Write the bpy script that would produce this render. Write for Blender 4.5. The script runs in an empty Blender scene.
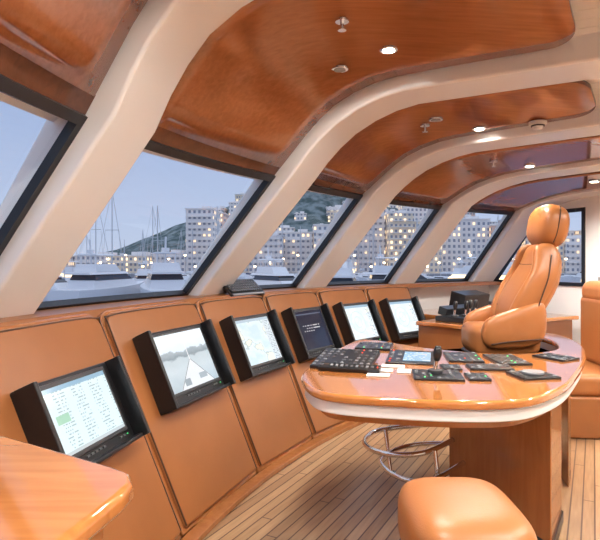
import bpy, bmesh, math, random
import numpy as np
from mathutils import Vector, Matrix
random.seed(4)
scene=bpy.context.scene
COL=scene.collection
try:
    scene.view_settings.view_transform='Standard'
except Exception: pass
CX,CY=5.37,1.01
def rad(a): return a*math.pi/180
def P(phi,R,z): return Vector((CX-R*math.cos(rad(phi)),CY+R*math.sin(rad(phi)),z))
# the front glazing leans a little less towards the port side
def dR(phi,z): return float(np.interp(phi,[-40,13.5,28,90],[.17,.165,0,0]))*float(np.interp(z,[1.15,2.0,2.3],[0,1,1.3]))
# ------------------------------------------------------------ materials
def newmat(name):
    m=bpy.data.materials.new(name); m.use_nodes=True
    nt=m.node_tree; b=nt.nodes['Principled BSDF']; return m,nt,b
def plain(name,col,rough=.5,metal=0,coat=0,emit=None,es=0,var=.05,ns=40):
    m,nt,b=newmat(name)
    b.inputs['Base Color'].default_value=(*col,1); b.inputs['Roughness'].default_value=rough
    b.inputs['Metallic'].default_value=metal; b.inputs['Coat Weight'].default_value=coat
    b.inputs['Coat Roughness'].default_value=.08
    n=nt.nodes.new('ShaderNodeTexNoise'); n.inputs['Scale'].default_value=ns
    mr=nt.nodes.new('ShaderNodeMapRange'); mr.inputs[3].default_value=max(0,rough-var); mr.inputs[4].default_value=min(1,rough+var)
    nt.links.new(n.outputs[0],mr.inputs[0]); nt.links.new(mr.outputs[0],b.inputs['Roughness'])
    if emit:
        b.inputs['Emission Color'].default_value=(*emit,1); b.inputs['Emission Strength'].default_value=es
    return m
def wood(name,c1,c2,rough=.2,coat=.6,scale=(1.2,9,9),rot=0.0,ns=2.2,p0=.34,p1=.68,dist=1.2):
    m,nt,b=newmat(name); L=nt.links
    tc=nt.nodes.new('ShaderNodeTexCoord'); mp=nt.nodes.new('ShaderNodeMapping')
    mp.inputs['Rotation'].default_value=(0,0,rot); mp.inputs['Scale'].default_value=scale
    L.new(tc.outputs['Object'],mp.inputs['Vector'])
    n=nt.nodes.new('ShaderNodeTexNoise'); n.inputs['Scale'].default_value=ns; n.inputs['Detail'].default_value=8; n.inputs['Distortion'].default_value=dist
    L.new(mp.outputs[0],n.inputs['Vector'])
    n2=nt.nodes.new('ShaderNodeTexNoise'); n2.inputs['Scale'].default_value=1.7; n2.inputs['Detail'].default_value=3
    L.new(tc.outputs['Object'],n2.inputs['Vector'])
    ad=nt.nodes.new('ShaderNodeMath'); ad.operation='ADD'; L.new(n.outputs[0],ad.inputs[0]); L.new(n2.outputs[0],ad.inputs[1])
    r=nt.nodes.new('ShaderNodeValToRGB'); r.color_ramp.elements[0].position=p0; r.color_ramp.elements[1].position=p1
    hm=nt.nodes.new('ShaderNodeMath'); hm.operation='MULTIPLY'; hm.inputs[1].default_value=.5; L.new(ad.outputs[0],hm.inputs[0])
    r.color_ramp.elements[0].color=(*c1,1); r.color_ramp.elements[1].color=(*c2,1)
    L.new(hm.outputs[0],r.inputs[0]); L.new(r.outputs[0],b.inputs['Base Color'])
    b.inputs['Roughness'].default_value=rough; b.inputs['Coat Weight'].default_value=coat; b.inputs['Coat Roughness'].default_value=.05
    return m
def leather(name,col,rough=.31):
    m,nt,b=newmat(name); L=nt.links
    tc=nt.nodes.new('ShaderNodeTexCoord')
    v=nt.nodes.new('ShaderNodeTexVoronoi'); v.inputs['Scale'].default_value=220; L.new(tc.outputs['Object'],v.inputs['Vector'])
    bp=nt.nodes.new('ShaderNodeBump'); bp.inputs['Strength'].default_value=.12; bp.inputs['Distance'].default_value=.002
    L.new(v.outputs[0],bp.inputs['Height']); L.new(bp.outputs[0],b.inputs['Normal'])
    n=nt.nodes.new('ShaderNodeTexNoise'); n.inputs['Scale'].default_value=3; n.inputs['Detail'].default_value=5; L.new(tc.outputs['Object'],n.inputs['Vector'])
    r=nt.nodes.new('ShaderNodeValToRGB'); r.color_ramp.elements[0].position=.3; r.color_ramp.elements[1].position=.7
    r.color_ramp.elements[0].color=(col[0]*.84,col[1]*.81,col[2]*.78,1); r.color_ramp.elements[1].color=(*col,1)
    L.new(n.outputs[0],r.inputs[0]); L.new(r.outputs[0],b.inputs['Base Color'])
    b.inputs['Roughness'].default_value=rough
    return m
M_white=plain('white_lacquer',(.90,.905,.91),.24,var=.01,ns=3)
M_wallw=plain('white_wall_paint',(.88,.885,.885),.45,var=.02)
M_ceilw=wood('cherry_ceiling_veneer',(.25,.080,.030),(.35,.125,.050),.12,.7,rot=.95,scale=(1.2,20,20),p0=.36,p1=.66,dist=.4)
M_dwood=wood('dark_cherry_trim',(.10,.035,.018),(.17,.06,.03),.25,.3)
M_desk=wood('cherry_desk_veneer',(.42,.140,.034),(.60,.235,.066),.11,.9,scale=(1.5,9,9),rot=.9)
M_dwood2=wood('cherry_panel_veneer',(.33,.115,.036),(.45,.18,.06),.22,.5,scale=(8,8,1.2))
M_lea=leather('tan_leather',(.42,.158,.048),.36)
M_lea2=leather('tan_panel_leather',(.335,.128,.042))
M_seam=plain('dark_seam',(.07,.028,.013),.6)
M_blk=plain('black_plastic',(.012,.012,.014),.3)
M_blk2=plain('dark_grey_plastic',(.04,.042,.048),.35)
M_key=plain('panel_key_grey',(.10,.105,.115),.4)
M_grey=plain('grey_key',(.25,.26,.28),.4)
M_chrome=plain('chrome',(.85,.85,.86),.1,1)
M_rub=plain('window_seal_black',(.012,.014,.02),.35)
M_paper=plain('white_label',(.8,.82,.84),.5)
M_green=plain('green_led',(.1,.6,.2),.5,emit=(.1,1,.3),es=.7)
M_red=plain('red_led',(.6,.05,.02),.5,emit=(1,.1,.05),es=.6)
M_lamp=plain('lamp_glow',(1,1,1),.5,emit=(1,.93,.8),es=18)
M_lens=plain('smoked_lens',(.5,.45,.4),.15,.6)
M_skin=plain('boat_white',(.90,.90,.92),.35)
M_bglass=plain('boat_dark_window',(.03,.04,.06),.15)
M_mast=plain('mast_alu',(.62,.63,.66),.4)
M_navy=plain('boat_navy',(.03,.06,.14),.4)
M_cabinlit=plain('boat_cabin_light',(.8,.6,.4),.4,emit=(1,.72,.4),es=2.0)
# glass
def glassmat():
    m=bpy.data.materials.new('window_glass'); m.use_nodes=True; nt=m.node_tree; nt.nodes.clear()
    o=nt.nodes.new('ShaderNodeOutputMaterial'); t=nt.nodes.new('ShaderNodeBsdfTransparent'); g=nt.nodes.new('ShaderNodeBsdfGlossy')
    t.inputs[0].default_value=(.95,.98,1,1); g.inputs['Roughness'].default_value=.02
    mx=nt.nodes.new('ShaderNodeMixShader'); mx.inputs[0].default_value=.045; nt.links.new(t.outputs[0],mx.inputs[1]); nt.links.new(g.outputs[0],mx.inputs[2])
    nt.links.new(mx.outputs[0],o.inputs[0]); return m
M_glass=glassmat()
# teak deck
def teak():
    m,nt,b=newmat('teak_deck'); L=nt.links
    tc=nt.nodes.new('ShaderNodeTexCoord'); mp=nt.nodes.new('ShaderNodeMapping'); mp.inputs['Rotation'].default_value=(0,0,rad(28))
    L.new(tc.outputs['Object'],mp.inputs['Vector'])
    sp=nt.nodes.new('ShaderNodeSeparateXYZ'); L.new(mp.outputs[0],sp.inputs[0])
    def math_(op,a,bv=None):
        n=nt.nodes.new('ShaderNodeMath'); n.operation=op
        if hasattr(a,'node'): L.new(a,n.inputs[0])
        else: n.inputs[0].default_value=a
        if bv is not None:
            if hasattr(bv,'node'): L.new(bv,n.inputs[1])
            else: n.inputs[1].default_value=bv
        return n.outputs[0]
    xs=math_('DIVIDE',sp.outputs[0],.062)
    fr=math_('FRACT',xs); fl=math_('FLOOR',xs)
    line=math_('LESS_THAN',fr,.13)
    wn=nt.nodes.new('ShaderNodeTexWhiteNoise'); wn.noise_dimensions='1D'; L.new(fl,wn.inputs['W'])
    off=math_('MULTIPLY',wn.outputs[0],7.0); yy=math_('ADD',sp.outputs[1],off); ys=math_('FRACT',math_('DIVIDE',yy,1.6)); bj=math_('LESS_THAN',ys,.005)
    ln=math_('MAXIMUM',line,bj)
    mp2=nt.nodes.new('ShaderNodeMapping'); mp2.inputs['Scale'].default_value=(30,2.5,1); L.new(mp.outputs[0],mp2.inputs['Vector'])
    n=nt.nodes.new('ShaderNodeTexNoise'); n.inputs['Scale'].default_value=2; n.inputs['Detail'].default_value=5; L.new(mp2.outputs[0],n.inputs['Vector'])
    mixv=math_('ADD',math_('MULTIPLY',n.outputs[0],.6),math_('MULTIPLY',wn.outputs[0],.4))
    r=nt.nodes.new('ShaderNodeValToRGB'); r.color_ramp.elements[0].color=(.36,.21,.11,1); r.color_ramp.elements[1].color=(.60,.40,.23,1)
    r.color_ramp.elements[0].position=.2; r.color_ramp.elements[1].position=.8
    L.new(mixv,r.inputs[0])
    mx=nt.nodes.new('ShaderNodeMixRGB'); L.new(ln,mx.inputs[0]); L.new(r.outputs[0],mx.inputs[1]); mx.inputs[2].default_value=(.12,.06,.035,1)
    L.new(mx.outputs[0],b.inputs['Base Color']); b.inputs['Roughness'].default_value=.28
    return m
M_teak=teak()
# screens
def screen(name,kind):
    m=bpy.data.materials.new(name); m.use_nodes=True; nt=m.node_tree; L=nt.links; b=nt.nodes['Principled BSDF']
    uv=nt.nodes.new('ShaderNodeUVMap'); sp=nt.nodes.new('ShaderNodeSeparateXYZ'); L.new(uv.outputs[0],sp.inputs[0])
    U_,V_=sp.outputs[0],sp.outputs[1]
    def mt(op,a,c=None):
        n=nt.nodes.new('ShaderNodeMath'); n.operation=op
        for k,v in enumerate((a,c)):
            if v is None: continue
            if hasattr(v,'node'): L.new(v,n.inputs[k])
            else: n.inputs[k].default_value=v
        return n.outputs[0]
    def ramp(src,els,const=False):
        r=nt.nodes.new('ShaderNodeValToRGB'); r.color_ramp.interpolation='CONSTANT' if const else 'LINEAR'
        while len(r.color_ramp.elements)<len(els): r.color_ramp.elements.new(.5)
        for e,(p,c) in zip(r.color_ramp.elements,els): e.position=p; e.color=(*c,1)
        L.new(src,r.inputs[0]); return r.outputs[0]
    def mixc(f,a,c):
        mx=nt.nodes.new('ShaderNodeMixRGB')
        for k,v in ((0,f),(1,a),(2,c)):
            if hasattr(v,'node'): L.new(v,mx.inputs[k])
            else: mx.inputs[k].default_value=v if k==0 else (*v,1)
        return mx.outputs[0]
    def rect(u0,u1,v0,v1): return mt('MULTIPLY',mt('MULTIPLY',mt('GREATER_THAN',U_,u0),mt('LESS_THAN',U_,u1)),mt('MULTIPLY',mt('GREATER_THAN',V_,v0),mt('LESS_THAN',V_,v1)))
    def text(su,sv,th=.5):
        cv=nt.nodes.new('ShaderNodeCombineXYZ'); L.new(mt('FLOOR',mt('MULTIPLY',U_,su)),cv.inputs[0]); L.new(mt('FLOOR',mt('MULTIPLY',V_,sv)),cv.inputs[1])
        wn=nt.nodes.new('ShaderNodeTexWhiteNoise'); wn.noise_dimensions='2D'; L.new(cv.outputs[0],wn.inputs[0])
        row=mt('MULTIPLY',mt('GREATER_THAN',mt('FRACT',mt('MULTIPLY',V_,sv)),.35),mt('LESS_THAN',mt('FRACT',mt('MULTIPLY',V_,sv)),.7))
        return mt('MULTIPLY',row,mt('GREATER_THAN',wn.outputs[0],th))
    if kind=='table':
        bg=(.74,.87,.90)
        col=mixc(text(64,20,.45),bg,(.38,.50,.52))
        gut=mt('LESS_THAN',mt('FRACT',mt('MULTIPLY',U_,3.5)),.38); col=mixc(gut,col,bg)
        col=mixc(rect(0,1,.93,1),col,(.30,.48,.62)); col=mixc(rect(.05,.24,.45,.58),col,(.40,.66,.50)); col=mixc(rect(0,1,0,.05),col,(.55,.62,.64))
    elif kind=='camera':
        n=nt.nodes.new('ShaderNodeTexNoise'); n.inputs['Scale'].default_value=7; n.inputs['Detail'].default_value=8; L.new(uv.outputs[0],n.inputs['Vector'])
        a=mt('ADD',mt('MULTIPLY',n.outputs[0],.22),V_)
        col=ramp(a,[(.1,(.46,.56,.62)),(.45,(.62,.70,.75)),(.64,(.56,.64,.68)),(.68,(.28,.34,.38)),(.78,(.42,.48,.52)),(.8,(.78,.86,.92)),(1.0,(.86,.92,.96))])
        e1=mt('ADD',mt('MULTIPLY',mt('ABSOLUTE',mt('SUBTRACT',U_,.55)),1.7),mt('MULTIPLY',V_,1.2))
        col=mixc(mt('LESS_THAN',e1,.62),col,(.80,.83,.86))
        col=mixc(mt('LESS_THAN',mt('ABSOLUTE',mt('SUBTRACT',e1,.60)),.012),col,(.2,.24,.28)); col=mixc(rect(.54,.555,.3,.85),col,(.85,.86,.88))
        col=mixc(rect(.3,.42,.05,.17),col,(.35,.4,.44)); col=mixc(rect(.62,.78,.1,.2),col,(.4,.46,.5))
    elif kind=='chart':
        n=nt.nodes.new('ShaderNodeTexNoise'); n.inputs['Scale'].default_value=2.2; n.inputs['Detail'].default_value=5; L.new(uv.outputs[0],n.inputs['Vector'])
        col=ramp(n.outputs[0],[(.40,(.66,.80,.86)),(.52,(.80,.89,.92)),(.54,(.45,.55,.55)),(.55,(.84,.85,.76)),(.7,(.88,.89,.82))])
        col=mixc(rect(.8,1,0,1),col,(.72,.79,.83)); col=mixc(mt('MULTIPLY',rect(.82,.98,0,1),text(60,26,.45)),col,(.25,.32,.38)); col=mixc(rect(0,1,.94,1),col,(.5,.6,.68))
    elif kind=='dark':
        col=mixc(mt('MULTIPLY',rect(.2,.8,.42,.62),text(26,14,.45)),(.015,.018,.04),(.6,.62,.66))
        col=mixc(rect(.05,.95,.90,.93),col,(.1,.13,.2))
    elif kind=='small':
        col=mixc(text(14,6,.6),(.35,.55,.72),(.85,.9,.95))
    else:
        r2=mt('POWER',mt('ADD',mt('POWER',mt('SUBTRACT',U_,.42),2.0),mt('POWER',mt('MULTIPLY',mt('SUBTRACT',V_,.5),.8),2.0)),.5)
        ring=mt('LESS_THAN',mt('FRACT',mt('MULTIPLY',r2,8)),.06)
        n=nt.nodes.new('ShaderNodeTexNoise'); n.inputs['Scale'].default_value=4; L.new(uv.outputs[0],n.inputs['Vector'])
        col=ramp(n.outputs[0],[(.4,(.76,.86,.92)),(.55,(.84,.91,.94)),(.6,(.86,.89,.82))])
        col=mixc(mt('MULTIPLY',ring,mt('LESS_THAN',r2,.36)),col,(.5,.62,.72)); col=mixc(mt('MULTIPLY',rect(.82,.98,0,1),text(50,22,.5)),col,(.25,.32,.38))
        col=mixc(rect(0,1,.93,1),col,(.35,.5,.62))
    b.inputs['Base Color'].default_value=(.01,.01,.01,1); b.inputs['Roughness'].default_value=.12
    L.new(col,b.inputs['Emission Color']); b.inputs['Emission Strength'].default_value=1.15
    return m
# ------------------------------------------------------------ mesh helpers
def finish(name,bm,mat,smooth=False,bevel=0,seg=3,sub=0,solid=0,autos=True):
    bmesh.ops.recalc_face_normals(bm,faces=bm.faces)
    me=bpy.data.meshes.new(name); bm.to_mesh(me); bm.free()
    ob=bpy.data.objects.new(name,me); COL.objects.link(ob)
    for mm in (mat if isinstance(mat,(list,tuple)) else [mat]): me.materials.append(mm)
    if smooth or bevel:
        for p in me.polygons: p.use_smooth=True
    if solid:
        s=ob.modifiers.new('solid','SOLIDIFY'); s.thickness=solid; s.offset=0
    if bevel:
        b=ob.modifiers.new('bev','BEVEL'); b.width=bevel; b.segments=seg; b.limit_method='ANGLE'; b.angle_limit=rad(35); b.harden_normals=True
    if sub:
        s=ob.modifiers.new('sub','SUBSURF'); s.levels=sub; s.render_levels=sub
    return ob
def frame(o,x,y,z):
    m=Matrix((( x[0],y[0],z[0],o[0]),(x[1],y[1],z[1],o[1]),(x[2],y[2],z[2],o[2]),(0,0,0,1))); return m
def yaw(o,a): return Matrix.Translation(Vector(o))@Matrix.Rotation(rad(a),4,'Z')
def box(name,M,c,s,mat,bevel=0,seg=3,sub=0):
    bm=bmesh.new(); bmesh.ops.create_cube(bm,size=1)
    for v in bm.verts:
        v.co=M@Vector((c[0]+v.co.x*s[0],c[1]+v.co.y*s[1],c[2]+v.co.z*s[2]))
    return finish(name,bm,mat,bevel=bevel,seg=seg,sub=sub)
def boxes(name,M,lst,mat,bevel=0):
    bm=bmesh.new()
    for c,s in lst:
        r=bmesh.ops.create_cube(bm,size=1)
        for v in r['verts']: v.co=M@Vector((c[0]+v.co.x*s[0],c[1]+v.co.y*s[1],c[2]+v.co.z*s[2]))
    return finish(name,bm,mat,bevel=bevel,seg=2)
def prism(name,pts,z0,z1,mat,bevel=0,seg=4):
    bm=bmesh.new()
    a=[bm.verts.new((p[0],p[1],z0)) for p in pts]; b=[bm.verts.new((p[0],p[1],z1)) for p in pts]
    bm.faces.new(a); bm.faces.new(b)
    n=len(pts)
    for i in range(n): bm.faces.new((a[i],a[(i+1)%n],b[(i+1)%n],b[i]))
    return finish(name,bm,mat,bevel=bevel,seg=seg)
def cyl(name,p0,p1,r0,mat,r1=None,n=24,bevel=0):
    if r1 is None: r1=r0
    p0=Vector(p0);p1=Vector(p1);d=(p1-p0).normalized()
    u=d.orthogonal().normalized(); w=d.cross(u)
    bm=bmesh.new(); A=[];B=[]
    for i in range(n):
        a=2*math.pi*i/n; k=u*math.cos(a)+w*math.sin(a)
        A.append(bm.verts.new(p0+k*r0)); B.append(bm.verts.new(p1+k*r1))
    bm.faces.new(A); bm.faces.new(B)
    for i in range(n): bm.faces.new((A[i],A[(i+1)%n],B[(i+1)%n],B[i]))
    return finish(name,bm,mat,bevel=bevel or .0008,seg=2)
def catmull(pts,closed=False,k=8):
    pts=[Vector(p) for p in pts]; n=len(pts); out=[]
    rng=range(n) if closed else range(n-1)
    for i in rng:
        if closed: p0,p1,p2,p3=pts[i-1],pts[i],pts[(i+1)%n],pts[(i+2)%n]
        else: p0,p1,p2,p3=pts[max(i-1,0)],pts[i],pts[i+1],pts[min(i+2,n-1)]
        for j in range(k):
            t=j/k
            out.append(.5*((2*p1)+(p2-p0)*t+(2*p0-5*p1+4*p2-p3)*t*t+(3*p1-p0-3*p2+p3)*t**3))
    if not closed: out.append(pts[-1])
    return out
def tube(name,pts,r,mat,closed=False,k=8,n=12):
    path=catmull(pts,closed,k); bm=bmesh.new(); rings=[]
    N=len(path); up=None
    for i,p in enumerate(path):
        if closed: d=(path[(i+1)%N]-path[i-1])
        else: d=path[min(i+1,N-1)]-path[max(i-1,0)]
        d.normalize()
        if up is None: up=d.orthogonal().normalized()
        up=(up-d*up.dot(d)).normalized(); w=d.cross(up)
        rings.append([bm.verts.new(p+(up*math.cos(2*math.pi*j/n)+w*math.sin(2*math.pi*j/n))*r) for j in range(n)])
    for i in range(N if closed else N-1):
        a=rings[i];b=rings[(i+1)%N]
        for j in range(n): bm.faces.new((a[j],a[(j+1)%n],b[(j+1)%n],b[j]))
    if not closed: bm.faces.new(rings[0]); bm.faces.new(rings[-1])
    return finish(name,bm,mat,smooth=True)
def quad(name,ps,mat,uv=True):
    bm=bmesh.new(); vs=[bm.verts.new(p) for p in ps]; f=bm.faces.new(vs)
    l=bm.loops.layers.uv.new('UVMap')
    for lp,c in zip(f.loops,[(0,0),(1,0),(1,1),(0,1)]): lp[l].uv=c
    me=bpy.data.meshes.new(name); bm.to_mesh(me); bm.free(); ob=bpy.data.objects.new(name,me); COL.objects.link(ob); me.materials.append(mat); return ob
def loft(name,secs,mat,n=28,pw=3.0,sub=0):
    bm=bmesh.new(); rings=[]
    for c,a,ha,b,hb in secs:
        c=Vector(c);a=Vector(a);b=Vector(b); rg=[]
        for j in range(n):
            t=2*math.pi*j/n; ct,st=math.cos(t),math.sin(t)
            rg.append(bm.verts.new(c+a*ha*math.copysign(abs(ct)**(2/pw),ct)+b*hb*math.copysign(abs(st)**(2/pw),st)))
        rings.append(rg)
    for i in range(len(rings)-1):
        for j in range(n): bm.faces.new((rings[i][j],rings[i][(j+1)%n],rings[i+1][(j+1)%n],rings[i+1][j]))
    bm.faces.new(rings[0]); bm.faces.new(rings[-1])
    return finish(name,bm,mat,smooth=True,sub=sub)
def group(name,loc,parts):
    e=bpy.data.objects.new(name,None); COL.objects.link(e); loc=Vector(loc); e.location=loc; e.empty_display_size=.1
    for o in parts:
        o.data.transform(Matrix.Translation(-loc)); o.parent=e
    return e
def polsolid(name,profile,c,hw,mat,bevel=0,zf=None):
    bm=bmesh.new(); sides=[]
    for s in(-1,1):
        rg=[]
        for R,z in profile:
            rr=rad(c); rv=Vector((-math.cos(rr),math.sin(rr),0)); tv=Vector((math.sin(rr),math.cos(rr),0))
            zz=zf(z,c) if zf else z
            rg.append(bm.verts.new(Vector((CX,CY,0))+rv*(R+dR(c,z))+tv*hw*s+Vector((0,0,zz))))
        sides.append(rg)
    n=len(profile)
    bm.faces.new(sides[0]); bm.faces.new(sides[1])
    for i in range(n): bm.faces.new((sides[0][i],sides[0][(i+1)%n],sides[1][(i+1)%n],sides[1][i]))
    return finish(name,bm,mat,bevel=bevel)
def arcsolid(name,profile,p0,p1,mat,n=60,bevel=0,zf=None):
    bm=bmesh.new(); rings=[]
    for i in range(n+1):
        ph=p0+(p1-p0)*i/n
        rings.append([bm.verts.new(P(ph,R+(dR(ph,z) if zf else 0),zf(z,ph) if zf else z)) for R,z in profile])
    m=len(profile)
    for i in range(n):
        for j in range(m): bm.faces.new((rings[i][j],rings[i][(j+1)%m],rings[i+1][(j+1)%m],rings[i+1][j]))
    bm.faces.new(rings[0]); bm.faces.new(rings[-1])
    return finish(name,bm,mat,bevel=bevel)
def zc(ph): return float(np.interp(ph,[-35,13.5,28.5,40.7,53,66],[2.68,2.64,2.45,2.31,2.2,2.1]))
def zs(z,ph): return z if z<=2 else 2+(z-2)*(zc(ph)-2)/.45
# ------------------------------------------------------------ room shell
PH0,PH1=-34,66
arcsolid('floor',[(.9,0),(7.1,0),(7.1,-.08),(.9,-.08)],PH0,PH1+.6,M_teak,n=80)
arcsolid('ceiling',[(6.36,1.98),(6.26,2.03),(6.17,2.09),(5.93,2.37),(5.70,2.50),(5.42,2.56),(.9,2.57),(.9,2.63),(5.42,2.63),(5.75,2.6),(6.1,2.42),(6.36,2.1)],PH0,PH1+.6,M_wallw,n=100,zf=zs)
arcsolid('wall_front',[(6.99,0),(6.99,1.10),(7.1,1.10),(7.1,0)],PH0,PH1+.6,M_wallw,n=80)
arcsolid('wall_rear',[(.9,0),(1.0,0),(1.0,2.9),(.9,2.9)],PH0,PH1,M_wallw,n=30)
def radwall(name,phi,rects,mat,th=.06,sgn=1):
    bm=bmesh.new(); rr=rad(phi); rv=Vector((-math.cos(rr),math.sin(rr),0)); tv=Vector((math.sin(rr),math.cos(rr),0))*sgn
    for poly in rects:
        a=[bm.verts.new(Vector((CX,CY,0))+rv*R+Vector((0,0,z))) for R,z in poly]
        b=[bm.verts.new(v.co+tv*th) for v in a]; n=len(a)
        bm.faces.new(a); bm.faces.new(b)
        for i in range(n): bm.faces.new((a[i],a[(i+1)%n],b[(i+1)%n],b[i]))
    return finish(name,bm,mat)
radwall('wall_starboard',PH1,[[(1,0),(7.0,0),(7.0,1.13),(1,1.13)],[(1,1.13),(5.52,1.13),(5.52,2.23),(1,2.23)],[(5.52,2.0),(6.25,2.0),(6.0,2.23),(5.52,2.23)]],M_wallw)
radwall('wall_port',PH0,[[(1,0),(7.0,0),(7.0,1.2),(6.4,2.0),(6.2,2.7),(1,2.8)]],M_wallw,sgn=-1)
arcsolid('trim_window_sill',[(6.74,1.105),(6.76,1.145),(7.12,1.15),(7.12,1.105)],PH0,PH1-.2,M_lea2,n=80)
arcsolid('trim_window_header',[(6.15,2.055),(6.165,2.10),(6.30,2.07),(6.30,1.985),(6.22,1.985)],PH0,PH1-.2,M_dwood,n=80,zf=zs)
BEAMS=[-33,-18,-2.5,12.9,28.5,40.7,53,64.35]
HW=.175
inner=[(6.90,1.12),(6.07,2.0),(5.97,2.115),(5.87,2.21),(5.75,2.30),(5.6,2.375),(5.45,2.425),(5.3,2.45),(4.6,2.455),(2.0,2.455)]
outer=[(2.0,2.62),(5.5,2.62),(5.9,2.5),(6.34,2.05),(7.12,1.12)]
for i,bp in enumerate(BEAMS):
    polsolid('trim_%d'%(i+1),inner+outer,bp,HW,M_white,bevel=.018,zf=zs)
def window(name,pa,pb,inset=.0):
    prt=[]
    N=8
    def gp(u,v,off=0):
        R=7.02+(6.21-7.02)*v; z=1.14+(2.005-1.14)*v
        a=pa+math.degrees((HW-.01)/R); b=pb-math.degrees((HW-.01)/R)
        ph=a+(b-a)*u
        return P(ph,R+dR(ph,z)-off*.737,z-off*.676)
    bm=bmesh.new(); g=[[bm.verts.new(gp(i/N,j/2,-.012)) for i in range(N+1)] for j in range(3)]
    for j in range(2):
        for i in range(N): bm.faces.new((g[j][i],g[j][i+1],g[j+1][i+1],g[j+1][i]))
    prt.append(finish('pane',bm,M_glass,smooth=True))
    bm=bmesh.new(); wv=.042; wu=.045/((pb-pa)*rad(1)*6.6-2*HW)
    us=[0,wu]+[wu+(1-2*wu)*k/N for k in range(1,N)]+[1-wu,1]
    def cell(u0,u1,v0,v1):
        vv=[]
        for off in(-.02,.022):
            vv.append([bm.verts.new(gp(u,v,off)) for u,v in((u0,v0),(u1,v0),(u1,v1),(u0,v1))])
        bm.faces.new(vv[0]); bm.faces.new(vv[1])
        for i in range(4): bm.faces.new((vv[0][i],vv[0][(i+1)%4],vv[1][(i+1)%4],vv[1][i]))
    for i in range(len(us)-1):
        cell(us[i],us[i+1],0,wv); cell(us[i],us[i+1],1-wv,1)
    cell(0,wu,wv,1-wv); cell(1-wu,1,wv,1-wv)
    prt.append(finish('seal_frame',bm,M_rub))
    group(name,gp(.5,.5),prt)
for i in range(len(BEAMS)-1):
    window('window_%d'%(i+1),BEAMS[i],BEAMS[i+1])
def rv_(phi): return Vector((-math.cos(rad(phi)),math.sin(rad(phi)),0))
def sw(R,z,off): 
    tv=Vector((math.sin(rad(PH1)),math.cos(rad(PH1)),0)); return Vector((CX,CY,z))+rv_(PH1)*R+tv*off
cs=[(6.97,1.13),(5.52,1.13),(5.52,2.0),(6.2,2.0)]
inn=[(6.86,1.17),(5.56,1.17),(5.56,1.96),(6.18,1.96)]
bm=bmesh.new()
for i in range(4):
    j=(i+1)%4; q=[cs[i],cs[j],inn[j],inn[i]]
    a=[bm.verts.new(sw(r,z,-.015)) for r,z in q]; b=[bm.verts.new(sw(r,z,.05)) for r,z in q]
    bm.faces.new(a);bm.faces.new(b)
    for k in range(4): bm.faces.new((a[k],a[(k+1)%4],b[(k+1)%4],b[k]))
fr=finish('seal_frame',bm,M_rub)
bm=bmesh.new(); bm.faces.new([bm.verts.new(sw(r,z,.02)) for r,z in inn]); pn=finish('pane',bm,M_glass)
group('window_8',sw(6.0,1.5,0),[fr,pn])
# ceiling wood panels
pprof=[(6.15,2.05),(6.05,2.145),(5.95,2.24),(5.85,2.325),(5.74,2.40),(5.6,2.46),(5.45,2.50),(5.3,2.515),(5.0,2.52),(4.6,2.52)]
def cpanel(name,pa,pb,prof,R_end,rc=.16,both=False):
    pr=list(prof); R=pr[-1][0]
    for k in range(0,13):
        t=k/12; r2=R_end+rc*(1-math.sin(t*math.pi/2)); 
        if r2<R-.001: pr.append((r2,2.52))
    if both:
        R0=pr[0][0]; pre=[(R0-rc*(t/8)**2,2.52) for t in range(0,9)]
        pr=pre+pr[1:]
        pr=sorted(set(pr),key=lambda q:-q[0])
    bm=bmesh.new(); rows=[]
    K=10; g=.20
    for R,z in pr:
        ins=0
        if R<R_end+rc: 
            q=(R_end+rc-R)/rc; ins=rc*(1-math.sqrt(max(0,1-q*q)))
        if both and R>pr[0][0]-rc:
            q=(R-(pr[0][0]-rc))/rc; ins=rc*(1-math.sqrt(max(0,1-q*q)))
        a=pa+math.degrees((g+ins)/R); b=pb-math.degrees((g+ins)/R)
        rows.append([bm.verts.new(P(a+(b-a)*i/K,R+dR(a+(b-a)*i/K,z),zs(z,a+(b-a)*i/K))) for i in range(K+1)])
    for i in range(len(rows)-1):
        for j in range(K): bm.faces.new((rows[i][j],rows[i][j+1],rows[i+1][j+1],rows[i+1][j]))
    ob=finish(name,bm,[M_ceilw,M_dwood],smooth=True,solid=.03)
    s=ob.modifiers['solid']; s.material_offset_rim=1
    return ob
for i in range(len(BEAMS)-1):
    cpanel('ceiling_panel',BEAMS[i],BEAMS[i+1],pprof,4.3)
    cpanel('ceiling_panel',BEAMS[i],BEAMS[i+1],[(4.14,2.52),(3.6,2.52),(3.2,2.52)],2.5,both=True)
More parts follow.
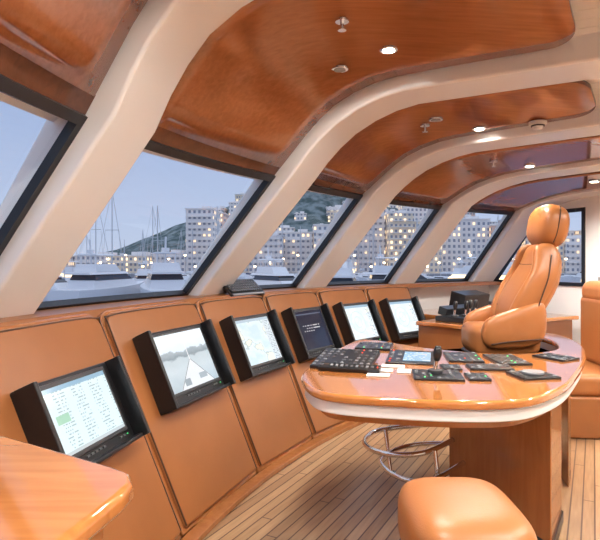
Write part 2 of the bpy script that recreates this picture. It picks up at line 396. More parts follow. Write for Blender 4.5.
# ------------------------------------------------------------ consoles
SE=[-30,-20.5,-11,-1.2,8.0,16.4,24.6,31.9,38.7,45.3,51.7]
kinds=[None,None,None,None,'table','camera','chart','dark','radar','radar']
for i in range(len(SE)-1):
    a,b=SE[i],SE[i+1]; c=(a+b)/2; wb=6.2*rad(b-a)
    rr=rad(c); O=Vector((CX,CY,0)); rv=Vector((-math.cos(rr),math.sin(rr),0)); tv=Vector((math.sin(rr),math.cos(rr),0))
    dl=math.hypot(.52,1.14); V=(rv*.52+Vector((0,0,1.14)))/dl; Nn=(-rv*1.14+Vector((0,0,.52)))/dl
    F=frame(P(c,6.2,0),tv,V,Nn)
    parts=[]
    g=.006
    bm=bmesh.new(); sides=[]
    prof=[(6.225,0),(6.72,1.085),(6.755,1.1),(6.97,1.1),(6.97,0)]
    for s,ph in((1,a),(-1,b)):
        sides.append([bm.verts.new(P(ph+s*math.degrees(g/R),R,z)) for R,z in prof])
    bm.faces.new(sides[0]);bm.faces.new(sides[1])
    for k in range(5): bm.faces.new((sides[0][k],sides[0][(k+1)%5],sides[1][(k+1)%5],sides[1][k]))
    parts.append(finish('cabinet_body',bm,M_dwood,bevel=.006))
    def hwid(v,ins): return (6.2+.415*v)*math.tan(rad((b-a)/2))-ins
    def face(name,ins,th,mat,z0,v0=.05,v1=1.235,rc=.06,bv=.014):
        pts=[]
        pts.append((-hwid(v0,ins),v0)); pts.append((hwid(v0,ins),v0))
        for k in range(7):
            t=k/6*math.pi/2; pts.append((hwid(v1,ins)-rc+rc*math.cos(t),v1-rc+rc*math.sin(t)))
        for k in range(7):
            t=math.pi/2+k/6*math.pi/2; pts.append((-hwid(v1,ins)+rc+rc*math.cos(t),v1-rc+rc*math.sin(t)))
        bm=bmesh.new(); A=[bm.verts.new(F@Vector((x,y,z0))) for x,y in pts]; B=[bm.verts.new(F@Vector((x,y,z0+th))) for x,y in pts]
        bm.faces.new(A);bm.faces.new(B); n=len(pts)
        for k in range(n): bm.faces.new((A[k],A[(k+1)%n],B[(k+1)%n],B[k]))
        return finish(name,bm,mat,bevel=bv)
    parts.append(face('wood_edge',.010,.05,M_dwood2,-.03,bv=.012,v0=.02,rc=.09,v1=1.245))
    parts.append(face('leather_face',.028,.03,M_lea2,.012,rc=.08,v1=1.226,bv=.018))
    ins=.032; pp=[F@Vector((-hwid(.06,ins),.06,.040)),F@Vector((-hwid(.6,ins),.6,.040)),F@Vector((-hwid(1.14,ins),1.14,.040)),F@Vector((-hwid(1.2,ins)+.035,1.204,.040)),F@Vector((0,1.214,.040)),F@Vector((hwid(1.2,ins)-.035,1.204,.040)),F@Vector((hwid(1.14,ins),1.14,.040)),F@Vector((hwid(.6,ins),.6,.040)),F@Vector((hwid(.06,ins),.06,.040))]
    parts.append(tube('seam_piping',pp,.0045,M_seam,k=6,n=8))
    k=kinds[i]
    if k:
        w=wb*(.68 if i==4 else .77); vc=.835 if i>4 else .77; h=.45 if i>4 else .40; ux=.03 if i>4 else .01
        parts.append(box('monitor_housing',F,(ux,vc,.06),(w,h,.05),M_blk,bevel=.012))
        parts.append(boxes('monitor_hood',F,[((ux-w/2+.012,vc,.11),(.024,h,.10)),((ux+w/2-.012,vc,.11),(.024,h,.10)),((ux,vc-h/2+.01,.10),(w,.02,.06))],M_blk,bevel=.006))
        lw=w*(.76 if i>4 else .70); lh=h*(.75 if i>4 else .70); lc=vc+.022
        parts.append(box('monitor_bezel',F,(ux,lc,.09),(lw+.04,lh+.04,.02),M_blk2,bevel=.006))
        ps=[F@Vector((x+ux,y,.1015)) for x,y in((-lw/2,lc-lh/2),(lw/2,lc-lh/2),(lw/2,lc+lh/2),(-lw/2,lc+lh/2))]
        parts.append(quad('lcd_screen',ps,screen('lcd_'+k+str(i),k)))
        parts.append(boxes('monitor_buttons',F,[((-.07+q*.03,vc-h/2+.045,.088),(.018,.010,.008)) for q in range(5)]+[((lw/2-q*.03,vc-h/2+.045,.088),(.016,.010,.008)) for q in range(2)],M_key,bevel=.002))
        parts.append(boxes('status_leds',F,[((ux+lw/2+.02,vc-h/2+.045,.086),(.006,.006,.006))],M_green))
    group('instrument_console',P(c,6.5,0),parts)
arcsolid('trim_toe_kick',[(6.12,.002),(6.12,.035),(6.2,.035),(6.2,.002)],PH0+.5,45.5,M_dwood2,n=60,bevel=.006)
Kp=P(30.8,6.80,1.19); rr=rad(31.2)
KF=frame(Kp,Vector((math.sin(rr),math.cos(rr),0)),Vector((-math.cos(rr),math.sin(rr),.85)).normalized(),Vector((math.cos(rr)*.85,-math.sin(rr)*.85,1)).normalized())
keys=[((-.19+.028*x,-.05+.028*y,.024),(.022,.022,.012)) for x in range(14) for y in range(5)]
group('computer_keyboard',Kp,[box('keyboard_case',KF,(0,0,.004),(.44,.18,.025),M_blk,bevel=.006),boxes('keys',KF,keys,M_key,bevel=.002),box('keyboard_stand',KF,(0,.05,-.02),(.3,.03,.03),M_blk,bevel=.004),box('palm_rest',KF,(0,-.085,.014),(.42,.02,.01),M_grey,bevel=.003)])
# ------------------------------------------------------------ helm desk
DZ=.85
out=[(.02,2.80),(.02,2.52),(.11,2.32),(.40,2.22),(.70,2.18),(.93,2.23),(1.17,2.45),(1.40,2.78),(1.62,3.14),(1.83,3.55),(1.94,3.95),(1.95,4.25),(1.83,4.36),(1.77,4.2),(1.76,3.85),(1.62,3.50),(1.35,3.33),(1.08,3.36),(.80,3.56),(.56,3.88),(.44,3.93),(.33,3.75),(.17,3.30)]
ol=[(p.x,p.y) for p in catmull([(x,y,0) for x,y in out],True,6)]
def inset(pts,d):
    n=len(pts); r=[]
    area=sum(pts[i][0]*pts[(i+1)%n][1]-pts[(i+1)%n][0]*pts[i][1] for i in range(n))
    s=1 if area>0 else -1
    for i in range(n):
        a=Vector(pts[i-1]);b=Vector(pts[(i+1)%n]); t=(b-a).normalized(); r.append((pts[i][0]-t.y*d*s,pts[i][1]+t.x*d*s))
    return r
parts=[prism('desk_top',ol,DZ-.038,DZ,M_desk,bevel=.015,seg=4),
       prism('cream_apron',inset(ol,.018),DZ-.09,DZ-.038,M_white,bevel=.01),
       prism('under_frame',inset(ol,.07),DZ-.125,DZ-.09,M_dwood2)]
ped=[(.914,3.40),(1.19,2.62),(1.41,2.98),(1.16,3.62)]
parts.append(prism('pedestal',ped,.0,DZ-.12,M_dwood2,bevel=.012))
parts.append(prism('pedestal_plinth',[(.905,3.41),(1.19,2.60),(1.42,2.98),(1.16,3.64)],.0,.06,M_blk,bevel=.004))
parts.append(prism('rear_support',[(1.66,3.42),(1.74,3.55),(1.86,4.2),(1.80,4.22)],.0,DZ-.12,M_dwood2,bevel=.006))
def yawM(x,y,a,tilt=0): return Matrix.Translation(Vector((x,y,DZ)))@Matrix.Rotation(rad(a),4,'Z')@Matrix.Rotation(rad(tilt),4,'X')
def ipanel(x,y,a,w,h,tilt=0,lift=.006,rows=3,cols=6,screenk=None,kn=False,fill=.34):
    M=yawM(x,y,a,tilt)
    L=[box('panel_plate',M,(0,0,lift),(w,h,.014+lift*.5),M_blk,bevel=.004)]
    if lift>.02: L.append(box('panel_plinth',M,(0,.02,lift*.3),(w*.92,h*.85,lift),M_blk,bevel=.003))
    z=lift+.009+lift*.25
    bs=[];gs=[];rs=[];ks=[]
    for i in range(cols):
        for j in range(rows):
            cx=-w/2+w*(i+.5)/cols; cy=-h/2+h*(j+.5)/rows
            if screenk and cx>-w*.2: continue
            rr_=random.random()
            if rr_>.82: continue
            t=((cx,cy,z),(w/cols*.5,h/rows*fill,.004))
            (gs if rr_<.04 else rs if rr_<.06 else ks if rr_<.32 else bs).append(t)
    for nm,l_,m_ in(('panel_buttons',bs,M_key),('panel_light_keys',ks,M_grey),('panel_green_lights',gs,M_green),('panel_red_lights',rs,M_red)):
        if l_: L.append(boxes(nm,M,[(c_,(s_[0]*(.5 if 'lights' in nm else 1),s_[1]*(.6 if 'lights' in nm else 1),s_[2])) for c_,s_ in l_],m_,bevel=.001))
    if screenk:
        ps=[M@Vector((xx,yy,z)) for xx,yy in((-w*.15,-h*.35),(w*.42,-h*.35),(w*.42,h*.35),(-w*.15,h*.35))]
        L.append(quad('panel_display',ps,screen('lcd_small',screenk)))
    if kn: L.append(cyl('dial_knob',M@Vector((0,0,z)),M@Vector((0,0,z+.012)),min(w,h)*.3,M_grey,bevel=.003))
    return L
parts+=ipanel(.25,2.98,-18,.31,.34,7,.024,7,9)
parts+=ipanel(.25,2.78,-18,.31,.06,16,.018,1,12)
parts+=ipanel(.48,3.56,-14,.22,.26,0,.006,5,6)
parts+=ipanel(.63,3.14,-14,.26,.36,2,.006,6,6,'small')
parts+=ipanel(.66,2.66,-8,.23,.22,0,.004,5,7)
parts+=ipanel(.93,3.16,-8,.19,.30,0,.004,6,5)
parts+=ipanel(1.15,3.08,0,.17,.30,0,.004,6,5)
parts+=ipanel(.98,2.86,-6,.22,.14,0,.004,3,6)
parts+=ipanel(.84,2.62,-6,.10,.15,0,.004,4,3)
parts+=ipanel(.78,2.86,-6,.10,.12,0,.004,3,3)
parts+=ipanel(1.12,2.66,8,.19,.17,0,.004,4,4,None,True)
parts+=ipanel(1.46,3.16,30,.15,.2,0,.004,4,4)
parts.append(boxes('white_labels',yawM(.38,2.68,-12),[((0,0,.004),(.11,.08,.004)),((.06,.24,.004),(.12,.07,.004)),((.12,.12,.004),(.07,.10,.004)),((.03,.12,.004),(.07,.07,.004))],M_paper))
def joystick(x,y,z0,h=.10):
    return [cyl('joystick_base',(x,y,z0),(x,y,z0+.02),.035,M_blk2,bevel=.004),cyl('joystick_shaft',(x,y,z0+.02),(x+.008,y,z0+h*.6),.010,M_chrome),
            loft('joystick_grip',[((x+.008+.006*t,y,z0+h*(.5+.6*t)),(1,0,0),.012+.010*math.sin(t*3),(0,1,0),.010+.009*math.sin(t*3)) for t in(0,.2,.4,.6,.8,1)],M_blk,pw=2.2)]
parts+=joystick(.655,2.68,DZ+.01,.12)
group('helm_desk',(1.0,3.1,0),parts)
fr=[]
fr.append(tube('rail_loop',[(.92,3.33,.33),(.70,3.18,.30),(.50,3.26,.27),(.41,3.50,.25),(.50,3.74,.25),(.72,3.80,.27),(.98,3.66,.33)],.016,M_chrome))
fr.append(tube('lower_rail_loop',[(.95,3.20,.24),(.72,3.08,.18),(.57,3.18,.16),(.50,3.42,.16),(.60,3.62,.16),(.78,3.70,.18),(1.0,3.60,.22)],.014,M_chrome))
fr.append(cyl('rail_post',(.80,3.14,0),(.78,3.20,.31),.014,M_chrome))
fr.append(cyl('rail_post',(.60,3.66,0),(.58,3.76,.26),.014,M_chrome))
fr.append(cyl('post_flange',(.80,3.14,0),(.80,3.14,.01),.035,M_chrome))
fr.append(cyl('post_flange',(.60,3.66,0),(.60,3.66,.01),.035,M_chrome))
group('chrome_footrest',(.65,3.45,0),fr)
# ------------------------------------------------------------ helm chair
def cap(t,k=5.0,mn=.08):
    return max(mn,(1-abs(2*t-1)**k)**.42)
def helm_chair(ox,oy,ang):
    f=Vector((math.cos(rad(ang)),math.sin(rad(ang)),0)); s=Vector((-f.y,f.x,0)); U=Vector((0,0,1)); O=Vector((ox,oy,0))
    def q(F,u,S=0): return O+f*F+s*S+U*u
    ts=[0,.004,.015,.035,.07,.12,.2,.3,.4,.5,.6,.7,.8,.88,.93,.965,.985,.996,1]
    pr=[]
    secs=[(q(-.25+.48*t,.875+.012*math.cos(t*5)),s,.215*cap(t,7),U,.115*cap(t,7)) for t in ts]
    pr.append(loft('seat_cushion',secs,M_lea,pw=4.2))
    for sg in(-1,1):
        secs=[(q(-.24+.42*t,.93+.09*(1-t)**1.4,.215*sg),s,.050*cap(t,6),U,(.16-.06*t)*cap(t,6)) for t in ts]
        pr.append(loft('seat_bolster',secs,M_lea,pw=3.0))
    def spine(t): return -.09-.20*t-.035*math.sin(math.pi*t)+.025*math.sin(2*math.pi*t), .93+.60*t
    secs=[];sl=[];sr=[]
    for t in ts:
        F,u=spine(t); F2,u2=spine(t+.02); d=(q(F2,u2)-q(F,u)).normalized(); nrm=d.cross(s)
        if nrm.dot(f)<0: nrm=-nrm
        e=cap(t,7); wd=(.205+.03*math.sin(math.pi*min(1,t*1.1)))*(1-.20*max(0,t-.6)/.4)
        secs.append((q(F,u),s,wd*e,nrm,(.085+.025*math.sin(math.pi*(1-t)**1.5))*e))
        off=wd-.035
        sl.append((q(F,u,off)+nrm*.03,s,.045*e,nrm,.09*e)); sr.append((q(F,u,-off)+nrm*.03,s,.045*e,nrm,.09*e))
    pr.append(loft('backrest',secs,M_lea,pw=3.6)); pr.append(loft('back_bolster',sl,M_lea,pw=2.8)); pr.append(loft('back_bolster',sr,M_lea,pw=2.8))
    secs=[]
    for t in ts:
        u=1.495+.30*t; F=-.315-.05*t; e=cap(t,4.2)
        secs.append((q(F,u),s,(.160+.022*math.sin(math.pi*t*.9+.2))*e,(f*.97+U*.2).normalized(),(.082+.02*math.sin(math.pi*t))*e))
    pr.append(loft('headrest',secs,M_lea,pw=3.4))
    for tt,ww in ((.30,.15),(.55,.16),(.78,.13)):
        F,u=spine(tt); th=.085+.025*math.sin(math.pi*(1-tt)**1.5)
        pr.append(tube('back_seam',[q(F+th+.002,u-.012,-ww),q(F+th+.006,u-.016,0),q(F+th+.002,u-.012,ww)],.004,M_seam))
    for sg in(-1,1):
        pr.append(tube('headrest_seam',[q(-.31,1.53,.160*sg),q(-.325,1.58,.176*sg),q(-.338,1.65,.182*sg),q(-.35,1.72,.178*sg),q(-.36,1.77,.158*sg)],.004,M_seam))
        pr.append(tube('back_piping',[q(-.145,1.0,.236*sg),q(-.19,1.15,.250*sg),q(-.245,1.3,.240*sg),q(-.285,1.45,.195*sg)],.005,M_seam))
        pr.append(tube('seat_piping',[q(-.2,.90,.264*sg),q(0,.885,.266*sg),q(.13,.865,.26*sg)],.005,M_seam))
    pr.append(boxes('headrest_stem',frame(q(-.315,1.49),f,s,U),[((0,0,0),(.03,.14,.09))],M_blk,bevel=.004))
    pr.append(box('seat_pan',frame(q(-.02,.755),f,s,U),(0,0,0),(.44,.42,.05),M_blk,bevel=.015))
    pr.append(box('slide_unit',frame(q(-.02,.71),f,s,U),(0,0,0),(.3,.26,.07),M_blk,bevel=.01))
    pr.append(cyl('column',q(0,.04),q(0,.69),.055,M_chrome)); pr.append(cyl('column_sleeve',q(0,.04),q(0,.35),.075,M_blk))
    pr.append(cyl('floor_plate',q(0,0),q(0,.035),.2,M_chrome,bevel=.01))
    group('helm_chair',(ox,oy,0),pr)
helm_chair(1.375,3.84,179)
# ------------------------------------------------------------ wing counter beyond chair
def arcpoly(p0,p1,r0,r1,n=12):
    o=[P(p0+(p1-p0)*i/n,r1,0) for i in range(n+1)]+[P(p1-(p1-p0)*i/n,r0,0) for i in range(n+1)]
    return [(v.x,v.y) for v in o]
parts=[prism('counter_body',arcpoly(52.2,64.3,5.55,6.9),.0,.78,M_lea2,bevel=.01),
       prism('counter_front',arcpoly(46.6,52.1,5.55,6.12),.0,.78,M_lea2,bevel=.01),
       prism('counter_top',arcpoly(52.2,64.5,5.48,6.95),.78,.82,M_desk,bevel=.012),
       prism('counter_top_end',arcpoly(46.2,52.2,5.48,6.12),.78,.82,M_desk,bevel=.012)]
def cbox(name,ph,R,z,s,mat,tilt=0,b=.006):
    r=rad(ph); F=frame(P(ph,R,z),Vector((math.sin(r),math.cos(r),0)),Vector((-math.cos(r),math.sin(r),0)),Vector((0,0,1)))@Matrix.Rotation(rad(tilt),4,'X')
    return box(name,F,(0,0,s[2]/2),s,mat,bevel=b)
group('wing_counter',P(55,5.9,0),parts)
parts=[cbox('control_pod',50,5.82,.821,(.5,.34,.05),M_blk),cbox('control_pod_riser',50.5,5.98,.871,(.42,.10,.08),M_blk,15)]
for ph,R in((47.9,5.80),(49.0,5.75),(50.2,5.78),(51.4,5.8)):
    p=P(ph,R,.87); parts+=joystick(p.x,p.y,.87,.14)
group('thruster_control_unit',P(50,5.82,.82),parts)
parts=[cbox('radar_pod_case',56,6.25,.846,(.42,.2,.22),M_blk,12),cbox('radar_pod_key_strip',56,6.10,.823,(.4,.12,.03),M_key)]
group('chart_display_pod',P(56,6.25,.82),parts)
parts=[cbox('console_plate',56.5,5.75,.821,(.5,.3,.02),M_blk)]
r_=rad(56.5); F=frame(P(56.5,5.75,.84),Vector((math.sin(r_),math.cos(r_),0)),Vector((-math.cos(r_),math.sin(r_),0)),Vector((0,0,1)))
parts.append(boxes('console_switches',F,[((-.2+.05*i,-.08+.06*j,.004),(.02,.025,.008)) for i in range(9) for j in range(3)],M_key,bevel=.002))
group('switch_panel',P(56.5,5.75,.82),parts)
parts=[cbox('phone_base',60.5,6.3,.838,(.16,.2,.05),M_blk,8),cbox('phone_handset',60.5,6.33,.90,(.055,.22,.035),M_blk2,8,.014)]
group('desk_telephone',P(60.5,6.3,.82),parts)
r_=rad(PH1)
def wbox(name,R,z,s,mat):
    tv=Vector((math.sin(r_),math.cos(r_),0)); F=frame(Vector((CX,CY,z))+rv_(PH1)*R-tv*(s[1]/2+.001),rv_(PH1),tv,Vector((0,0,1))); return box(name,F,(0,0,0),s,mat,bevel=.006)
group('wall_switch_plate',sw(5.3,1.2,0),[wbox('plate',5.3,1.2,(.12,.012,.08),M_grey),wbox('rocker',5.3,1.2,(.05,.02,.04),M_blk2)])
# ------------------------------------------------------------ settee on right
I4=Matrix.Identity(4)
Ms=yaw((2.06,4.36,0),-4)
parts=[box('settee_base',Ms,(.36,.42,.17),(.66,.84,.33),M_lea2,bevel=.02),
 box('seat_cushion',Ms,(.31,.42,.42),(.62,.82,.18),M_lea,bevel=.06,seg=5),
 box('back_cushion',Ms,(.56,.42,.80),(.18,.80,.62),M_lea,bevel=.07,seg=5),
 box('back_shell',Ms,(.68,.42,.58),(.08,.84,1.14),M_lea2,bevel=.03),
 box('head_cushion',Ms,(.57,.42,1.13),(.2,.76,.2),M_lea,bevel=.08,seg=5)]
group('leather_settee',(2.5,4.8,0),parts)
# ------------------------------------------------------------ foreground stool
sx,sy=.475,1.62
secs=[]
for t in [0,.004,.015,.035,.07,.12,.2,.3,.4,.5,.6,.7,.8,.88,.93,.965,.985,.996,1]:
    z=.50+.215*t; k=.3+.7*cap(t,4.5,.0)
    secs.append(((sx,sy,z),(1,0,0),.172*k,(0,1,0),.225*k))
parts=[loft('stool_cushion',secs,M_lea,pw=3.8,n=40,sub=1),
 cyl('stool_seat_board',(sx,sy,.475),(sx,sy,.505),.15,M_blk,bevel=.005),
 cyl('stool_column',(sx,sy,.03),(sx,sy,.48),.035,M_chrome),cyl('stool_foot',(sx,sy,0),(sx,sy,.03),.19,M_chrome,bevel=.01)]
group('leather_stool',(sx,sy,0),parts)
# ------------------------------------------------------------ foreground chart table
tp2=[(-.96,.55),(-.47,.62),(-.39,.86),(-.345,1.07),(-.34,1.13),(-.36,1.185),(-.41,1.225),(-.62,1.355),(-.90,1.53),(-.96,1.2)]
parts=[prism('table_top',tp2,.905,.95,M_desk,bevel=.018,seg=5),
 prism('table_apron',inset(tp2,.06),.84,.905,M_dwood2),
 prism('table_cabinet',[(-.88,.62),(-.56,.66),(-.50,.95),(-.50,1.12),(-.66,1.2),(-.76,1.0)],.0,.84,M_dwood2,bevel=.01)]
group('chart_table',(-.7,1.0,0),parts)
# ------------------------------------------------------------ ceiling fittings
def prof_z(R): 
    pr=sorted(pprof+[(1.0,2.52)]); return float(np.interp(R,[p[0] for p in pr],[p[1] for p in pr]))
def fitpos(ph,R,drop=.017):
    return P(ph,R+(dR(ph,2.4)),zs(prof_z(R),ph)-drop)
def downlight(ph,R,on=True,power=78):
    p=fitpos(ph,R); 
    ring=cyl('trim_ring',p+Vector((0,0,.006)),p+Vector((0,0,-.008)),.05,M_chrome,bevel=.003)
    lens=cyl('lamp_lens',p+Vector((0,0,-.006)),p+Vector((0,0,-.011)),.034,M_lamp if on else M_lens)
    group('ceiling_downlight',p,[ring,lens])
    if on:
        l=bpy.data.lights.new('downlight_lamp','SPOT'); l.energy=power; l.spot_size=rad(160); l.spot_blend=.85; l.shadow_soft_size=.045; l.color=(1,.94,.85)
        o=bpy.data.objects.new('downlight_lamp',l); COL.objects.link(o); o.location=p+Vector((0,0,-.035))
for ph,R in((22.9,5.22),(37.2,5.08),(49.3,5.12),(58.5,4.95),(5,5.2),(-9,5.2),(5,3.7),(21,3.3),(36,3.3),(52,3.2),(-9,3.6),(-25,4.6)):
    downlight(ph,R,power=112)
downlight(23.4,5.53,False)
downlight(34,5.3,False)
def sprinkler(ph,R):
    p=fitpos(ph,R)
    group('ceiling_sprinkler',p,[cyl('rose',p,p+Vector((0,0,-.012)),.035,M_chrome),cyl('body',p+Vector((0,0,-.01)),p+Vector((0,0,-.05)),.01,M_chrome),cyl('deflector',p+Vector((0,0,-.05)),p+Vector((0,0,-.055)),.022,M_chrome)])
sprinkler(19.2,5.33); sprinkler(34.5,5.4); sprinkler(46,5.3)
p=fitpos(37.6,4.68)
group('smoke_detector',p,[cyl('detector_base',p,p+Vector((0,0,-.025)),.06,M_wallw,bevel=.004),cyl('detector_chamber',p+Vector((0,0,-.025)),p+Vector((0,0,-.055)),.042,M_wallw,r1=.03,bevel=.004),cyl('vent_ring',p+Vector((0,0,-.028)),p+Vector((0,0,-.036)),.046,M_blk2)])
# ------------------------------------------------------------ exterior
def sea_mat():
    m,nt,b=newmat('harbour_water'); b.inputs['Base Color'].default_value=(.14,.20,.29,1); b.inputs['Roughness'].default_value=.12
    n=nt.nodes.new('ShaderNodeTexNoise'); n.inputs['Scale'].default_value=1.2; n.inputs['Detail'].default_value=4
    tc=nt.nodes.new('ShaderNodeTexCoord'); nt.links.new(tc.outputs['Object'],n.inputs['Vector'])
    bp=nt.nodes.new('ShaderNodeBump'); bp.inputs['Strength'].default_value=.3; nt.links.new(n.outputs[0],bp.inputs['Height']); nt.links.new(bp.outputs[0],b.inputs['Normal']); return m
bm=bmesh.new(); bm.faces.new([bm.verts.new(v) for v in((-400,-60,-2.5),(400,-60,-2.5),(400,600,-2.5),(-400,600,-2.5))]); finish('sea',bm,sea_mat())
box('quay',I4,(0,142.8,-1.9),(500,57.6,1.6),plain('quay_stone',(.36,.37,.40),.8))
def facade(name,wall,lit,seed,es=1.6,cx=1.15,cz=1.35):
    m,nt,b=newmat(name); L=nt.links
    tc=nt.nodes.new('ShaderNodeTexCoord'); sp=nt.nodes.new('ShaderNodeSeparateXYZ'); L.new(tc.outputs['Object'],sp.inputs[0])
    def mt(op,a,c=None):
        n=nt.nodes.new('ShaderNodeMath'); n.operation=op
        for k,v in enumerate((a,c)):
            if v is None: continue
            if hasattr(v,'node'): L.new(v,n.inputs[k])
            else: n.inputs[k].default_value=v
        return n.outputs[0]
    xs=mt('DIVIDE',mt('ADD',sp.outputs[0],sp.outputs[1]),cx); z=mt('DIVIDE',sp.outputs[2],cz)
    fx=mt('FRACT',xs); fz=mt('FRACT',z)
    win=mt('MULTIPLY',mt('GREATER_THAN',fx,.5),mt('MULTIPLY',mt('GREATER_THAN',fz,.3),mt('LESS_THAN',fz,.8)))
    cv=nt.nodes.new('ShaderNodeCombineXYZ'); L.new(mt('FLOOR',xs),cv.inputs[0]); L.new(mt('FLOOR',z),cv.inputs[1]); cv.inputs[2].default_value=seed
    wn=nt.nodes.new('ShaderNodeTexWhiteNoise'); L.new(cv.outputs[0],wn.inputs[0])
    on=mt('MULTIPLY',win,mt('LESS_THAN',wn.outputs[0],lit))
    mx=nt.nodes.new('ShaderNodeMixRGB'); L.new(win,mx.inputs[0]); mx.inputs[1].default_value=(*wall,1); mx.inputs[2].default_value=(.30,.33,.40,1)
    L.new(mx.outputs[0],b.inputs['Base Color']); b.inputs['Roughness'].default_value=.7
    b.inputs['Emission Color'].default_value=(1,.66,.34,1); L.new(mt('MULTIPLY',on,es),b.inputs['Emission Strength'])
    return m
fm=[facade('facade_white',(.90,.86,.84),.18,1,1.7),facade('facade_rose',(.92,.64,.52),.30,2,2.1),facade('facade_cream',(.94,.80,.63),.38,3,2.1,1.0,1.25)]
M_slab=plain('balcony_slab',(.90,.86,.84),.6)
M_street=plain('street_lamp_glow',(1,.9,.7),.5,emit=(1,.68,.34),es=12)
def building(x0,x1,y,zt,mi,depth=12,zb=-1.1,bal=True):
    cxm=(x0+x1)/2; h=zt-zb
    parts=[box('facade',I4,(cxm,y+depth/2,zb+h/2),(x1-x0,depth,h),fm[mi])]
    sl=[]; z=zb+2.3
    step=1.35
    while z<zt-.5 and bal:
        sl.append(((cxm,y-.3,z),((x1-x0)*.86,.7,.16))); z+=step
    if sl: parts.append(boxes('balconies',I4,sl,M_slab))
    parts.append(box('roof_slab',I4,(cxm,y+depth/2,zt+.12),(x1-x0+.4,depth+.5,.24),M_slab))
    parts.append(boxes('roof_house',I4,[((cxm+(x1-x0)*.15,y+depth/2,zt+.6),((x1-x0)*.35,depth*.4,.9)),((cxm-(x1-x0)*.3,y+depth*.4,zt+.4),(.8,.8,.6))],M_slab))
    group('apartment_building',(cxm,y+depth/2,zb),parts)
rg=random.Random(11)
def skyline(x): return float(np.interp(x,[-130,-80,-45,-30,-27,-17,-16,-9,0,11,12,23,35,50,52,75,100],[2.5,2.6,3.0,3.8,12.5,12.8,6.5,7.5,9,9.5,12.5,13,12,11,7,7,9]))
x=-130
while x<100:
    wd=rg.uniform(5,10); zt=skyline(x+wd/2)*rg.uniform(.82,1.1)
    y=127+rg.uniform(-3,4); mi=rg.choice([0,0,1,2,2,1]) if x>-10 else rg.choice([0,0,0,2])
    building(x,x+wd-.15,y,zt,mi,bal=rg.random()<.6); x+=wd
x=-30
while x<95:
    wd=rg.uniform(6,13); zt=skyline(x+wd/2)*rg.uniform(1.05,1.4)+1.2
    if rg.random()<.7: building(x,x+wd-1,150+rg.uniform(-4,6),zt,rg.choice([0,1,2]),bal=rg.random()<.5)
    x+=wd
def hillh(x,y):
    h=32*math.exp(-((x-4)/44)**2)+16*math.exp(-((x-75)/40)**2)+9*math.exp(-((x+50)/30)**2)
    return -1.2+h*min(1,max(0,(y-172)/42))**.8
hb=bmesh.new(); NX,NY=70,18; hg=[]
for j in range(NY+1):
    row=[]
    for i in range(NX+1):
        x=-140+280*i/NX; y=186-14+146*j/NY
        row.append(hb.verts.new((x,y,hillh(x,y)+rg.uniform(-.7,.7)*(j>0))))
    hg.append(row)
for j in range(NY):
    for i in range(NX): hb.faces.new((hg[j][i],hg[j][i+1],hg[j+1][i+1],hg[j+1][i]))
hm,nt,b=newmat('wooded_hill'); n=nt.nodes.new('ShaderNodeTexNoise'); n.inputs['Scale'].default_value=.35; n.inputs['Detail'].default_value=6
tc=nt.nodes.new('ShaderNodeTexCoord'); nt.links.new(tc.outputs['Object'],n.inputs['Vector'])
r=nt.nodes.new('ShaderNodeValToRGB'); r.color_ramp.elements[0].position=.4; r.color_ramp.elements[1].position=.62; r.color_ramp.elements[0].color=(.07,.11,.11,1); r.color_ramp.elements[1].color=(.24,.29,.30,1)
nt.links.new(n.outputs[0],r.inputs[0]); nt.links.new(r.outputs[0],b.inputs['Base Color']); b.inputs['Roughness'].default_value=1
finish('wooded_hill',hb,hm)
for k in range(40):
    x=rg.uniform(-35,90); y=rg.uniform(182,222); wd=rg.uniform(3.5,7); zb=hillh(x+wd/2,y)-1.5
    building(x,x+wd,y,zb+rg.uniform(3.5,6.5),rg.choice([0,1,2]),depth=6,zb=zb,bal=False)
for i,x in enumerate(np.linspace(-95,85,60)):
    y=115.2+ (i%3)*2.2
    zt=.3+(i%4)*.8
    group('street_lamp',(x,y,-1.1),[cyl('pole',(x,y,-1.1),(x,y,zt),.06,M_mast,n=8),cyl('lamp_head',(x,y,zt),(x,y,zt+.3),.24,M_street,n=10)])
def hullmesh(L,B,H,draft,bow=.8):
    bm=bmesh.new(); rings=[]; N=12
    for i in range(N+1):
        t=i/N; x=-L/2+L*t; w=B/2*(1-max(0,(t-.45)/.55)**2.2)*(.86+.14*min(1,t*4)); w=max(w,.03); top=H+.25*t*t*H
        rings.append([bm.verts.new((x,yy*w,zz)) for yy,zz in((-1,top),(-.96,top*.45),(-.62,-draft*.5),(0,-draft),(.62,-draft*.5),(.96,top*.45),(1,top))])
    for i in range(N):
        for j in range(6): bm.faces.new((rings[i][j],rings[i][j+1],rings[i+1][j+1],rings[i+1][j]))
        bm.faces.new((rings[i][6],rings[i][0],rings[i+1][0],rings[i+1][6]))
    bm.faces.new(rings[0]); bm.faces.new(rings[-1]); return bm
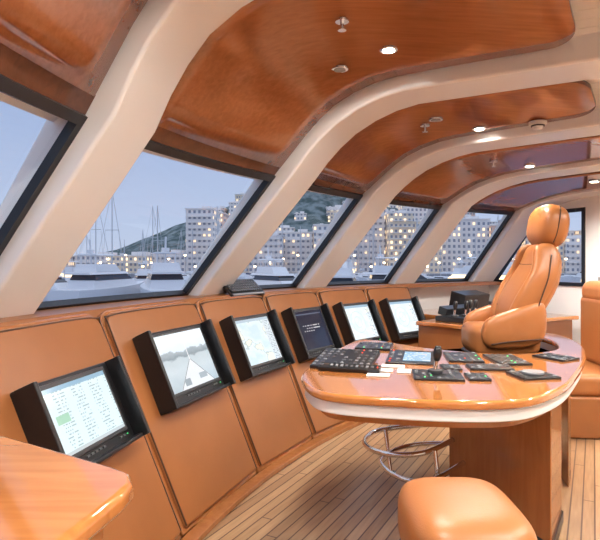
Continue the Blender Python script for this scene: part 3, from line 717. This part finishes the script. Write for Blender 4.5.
def motor_yacht(x,y,ang,s=1):
    L=11; p=[]
    p.append(finish('hull',hullmesh(L,3.4,1.6,.5),M_skin,smooth=False))
    def wedge(name,x0,x1,w,z0,z1,f0,f1,mat):
        bm=bmesh.new(); v=[bm.verts.new(q) for q in((x0,-w,z0),(x1,-w*.8,z0),(x1-f1,-w*.7,z1),(x0+f0,-w*.86,z1),(x0,w,z0),(x1,w*.8,z0),(x1-f1,w*.7,z1),(x0+f0,w*.86,z1))]
        for f in((0,1,2,3),(4,5,6,7),(0,1,5,4),(3,2,6,7),(1,2,6,5),(0,3,7,4)): bm.faces.new([v[k] for k in f])
        return finish(name,bm,mat,bevel=.05)
    p.append(wedge('cabin',-3.6,3.2,1.4,1.5,2.3,.1,.9,M_skin)); p.append(wedge('cabin_windows',-3.3,2.15,1.26,2.3,2.75,.1,.7,M_cabinlit if random.random()<.35 else M_bglass))
    p.append(wedge('cabin_roof',-4.0,1.6,1.3,2.75,2.95,0,.2,M_skin)); p.append(wedge('flybridge',-3.0,.6,1.1,2.95,3.6,.1,.6,M_skin)); p.append(wedge('hardtop',-2.8,-.2,1.0,4.3,4.42,0,.1,M_skin))
    p.append(cyl('hardtop_post',(-2.6,.7,3.5),(-2.6,.7,4.35),.05,M_skin,n=6)); p.append(cyl('hardtop_post',(-2.6,-.7,3.5),(-2.6,-.7,4.35),.05,M_skin,n=6))
    p.append(cyl('radar_mast',(-2.2,0,3.4),(-2.4,0,5.6),.07,M_skin,n=8)); p.append(cyl('radar_dome',(-2.3,0,4.45),(-2.3,0,4.75),.3,M_skin,n=12))
    e=group('motor_yacht',(0,0,0),p); e.location=(x,y,-2.5); e.rotation_euler=(0,0,rad(ang)); e.scale=(s,s,s)
def sailboat(x,y,ang,s=1,mh=11):
    p=[finish('hull',hullmesh(9,2.8,1.2,.5),M_navy if random.random()<.2 else M_skin),]
    p.append(box('coachroof',I4,(-.3,0,1.4),(3.8,1.6,.5),M_skin,bevel=.1)); p.append(box('portlights',I4,(-.3,0,1.42),(2.8,1.64,.16),M_bglass))
    p.append(cyl('mast',(.4,0,1.0),(.4,0,mh),.075,M_mast,r1=.05,n=8)); p.append(cyl('boom',(.4,0,2.1),(-3.2,0,2.2),.06,M_mast,n=8))
    p.append(cyl('furled_sail',(.3,0,2.25),(-3.0,0,2.35),.16,M_navy if random.random()<.4 else M_skin,n=8))
    p.append(cyl('forestay',(4.4,0,1.4),(.4,0,mh-.2),.03,M_mast,n=5)); p.append(cyl('backstay',(-4.4,0,1.3),(.4,0,mh-.1),.025,M_mast,n=5))
    p.append(cyl('spreader',(.4,-.8,mh*.62),(.4,.8,mh*.62),.035,M_mast,n=5)); p.append(cyl('shroud_l',(.4,-1.3,1.2),(.4,-.8,mh*.62),.02,M_mast,n=5)); p.append(cyl('shroud_r',(.4,1.3,1.2),(.4,.8,mh*.62),.02,M_mast,n=5))
    e=group('sailboat',(0,0,0),p); e.location=(x,y,-2.5); e.rotation_euler=(0,0,rad(ang)); e.scale=(s,s,s)
my=[(-38,50),(-32.5,48),(-27,50),(-22,47),(-17,49),(-12,48),(-7,50),(-2,52),(4,50),(10,53),(16,52),(22,54),(29,55),(-48,56),(-43,58),(37,58),(45,60),(-57,64),
    (-35,66),(-27,68),(-19,67),(-11,69),(-3,70),(5,69),(13,70),(21,71),(-50,74),(30,72),(40,74)]
for k,(x,y) in enumerate(my):
    motor_yacht(x,y,random.choice([random.uniform(60,120),random.uniform(235,300),random.uniform(-25,25)]) if k%2 else random.uniform(60,120),random.uniform(.8,1.1))
sb=[(-62,84),(-56,92),(-52,82),(-46,88),(-40,82),(-35,90),(-30,80),(-26,90),(-22,82),(-17,88),(-12,80),(-8,92),(-3,84),(2,92),(7,82),(12,92),(18,84),(24,92),(30,82),(37,92),(44,84),(50,94),(58,86),(-30,59),(-24.5,58),(-20,58),(-41,66),(-9,59),(8,60),(25,62),(-54,104),(-44,102),(-33,104),(-22,102),(-11,104),(0,102),(11,104),(22,102),(33,104),(44,102),(-49,66),(-15,59.5)]
for k,(x,y) in enumerate(sb):
    sailboat(x+random.uniform(-.5,.5),y,random.uniform(70,110),random.uniform(.85,1.1),random.uniform(9,13.5) if y>60 else random.uniform(10,13.5))
# ------------------------------------------------------------ world, camera
w=bpy.data.worlds.new('dusk_sky'); scene.world=w; w.use_nodes=True; nt=w.node_tree
tc=nt.nodes.new('ShaderNodeTexCoord'); sp=nt.nodes.new('ShaderNodeSeparateXYZ'); nt.links.new(tc.outputs['Generated'],sp.inputs[0])
r=nt.nodes.new('ShaderNodeValToRGB'); els=[(0.0,(.54,.60,.75)),(.07,(.49,.57,.76)),(.34,(.29,.40,.66)),(.6,(.66,.74,.94)),(1.0,(.72,.80,.96))]
while len(r.color_ramp.elements)<5: r.color_ramp.elements.new(.5)
for e,(p_,c) in zip(r.color_ramp.elements,els): e.position=p_; e.color=(*c,1)
nt.links.new(sp.outputs[2],r.inputs[0]); nt.links.new(r.outputs[0],nt.nodes['Background'].inputs[0]); nt.nodes['Background'].inputs[1].default_value=1.1
cam=bpy.data.cameras.new('camera'); co=bpy.data.objects.new('camera',cam); COL.objects.link(co)
co.location=(0,0,1.4); co.rotation_euler=(rad(90),0,0); cam.sensor_width=36; cam.lens=553/600*36; cam.shift_y=-8/600; cam.clip_start=.02; cam.clip_end=2000
scene.camera=co
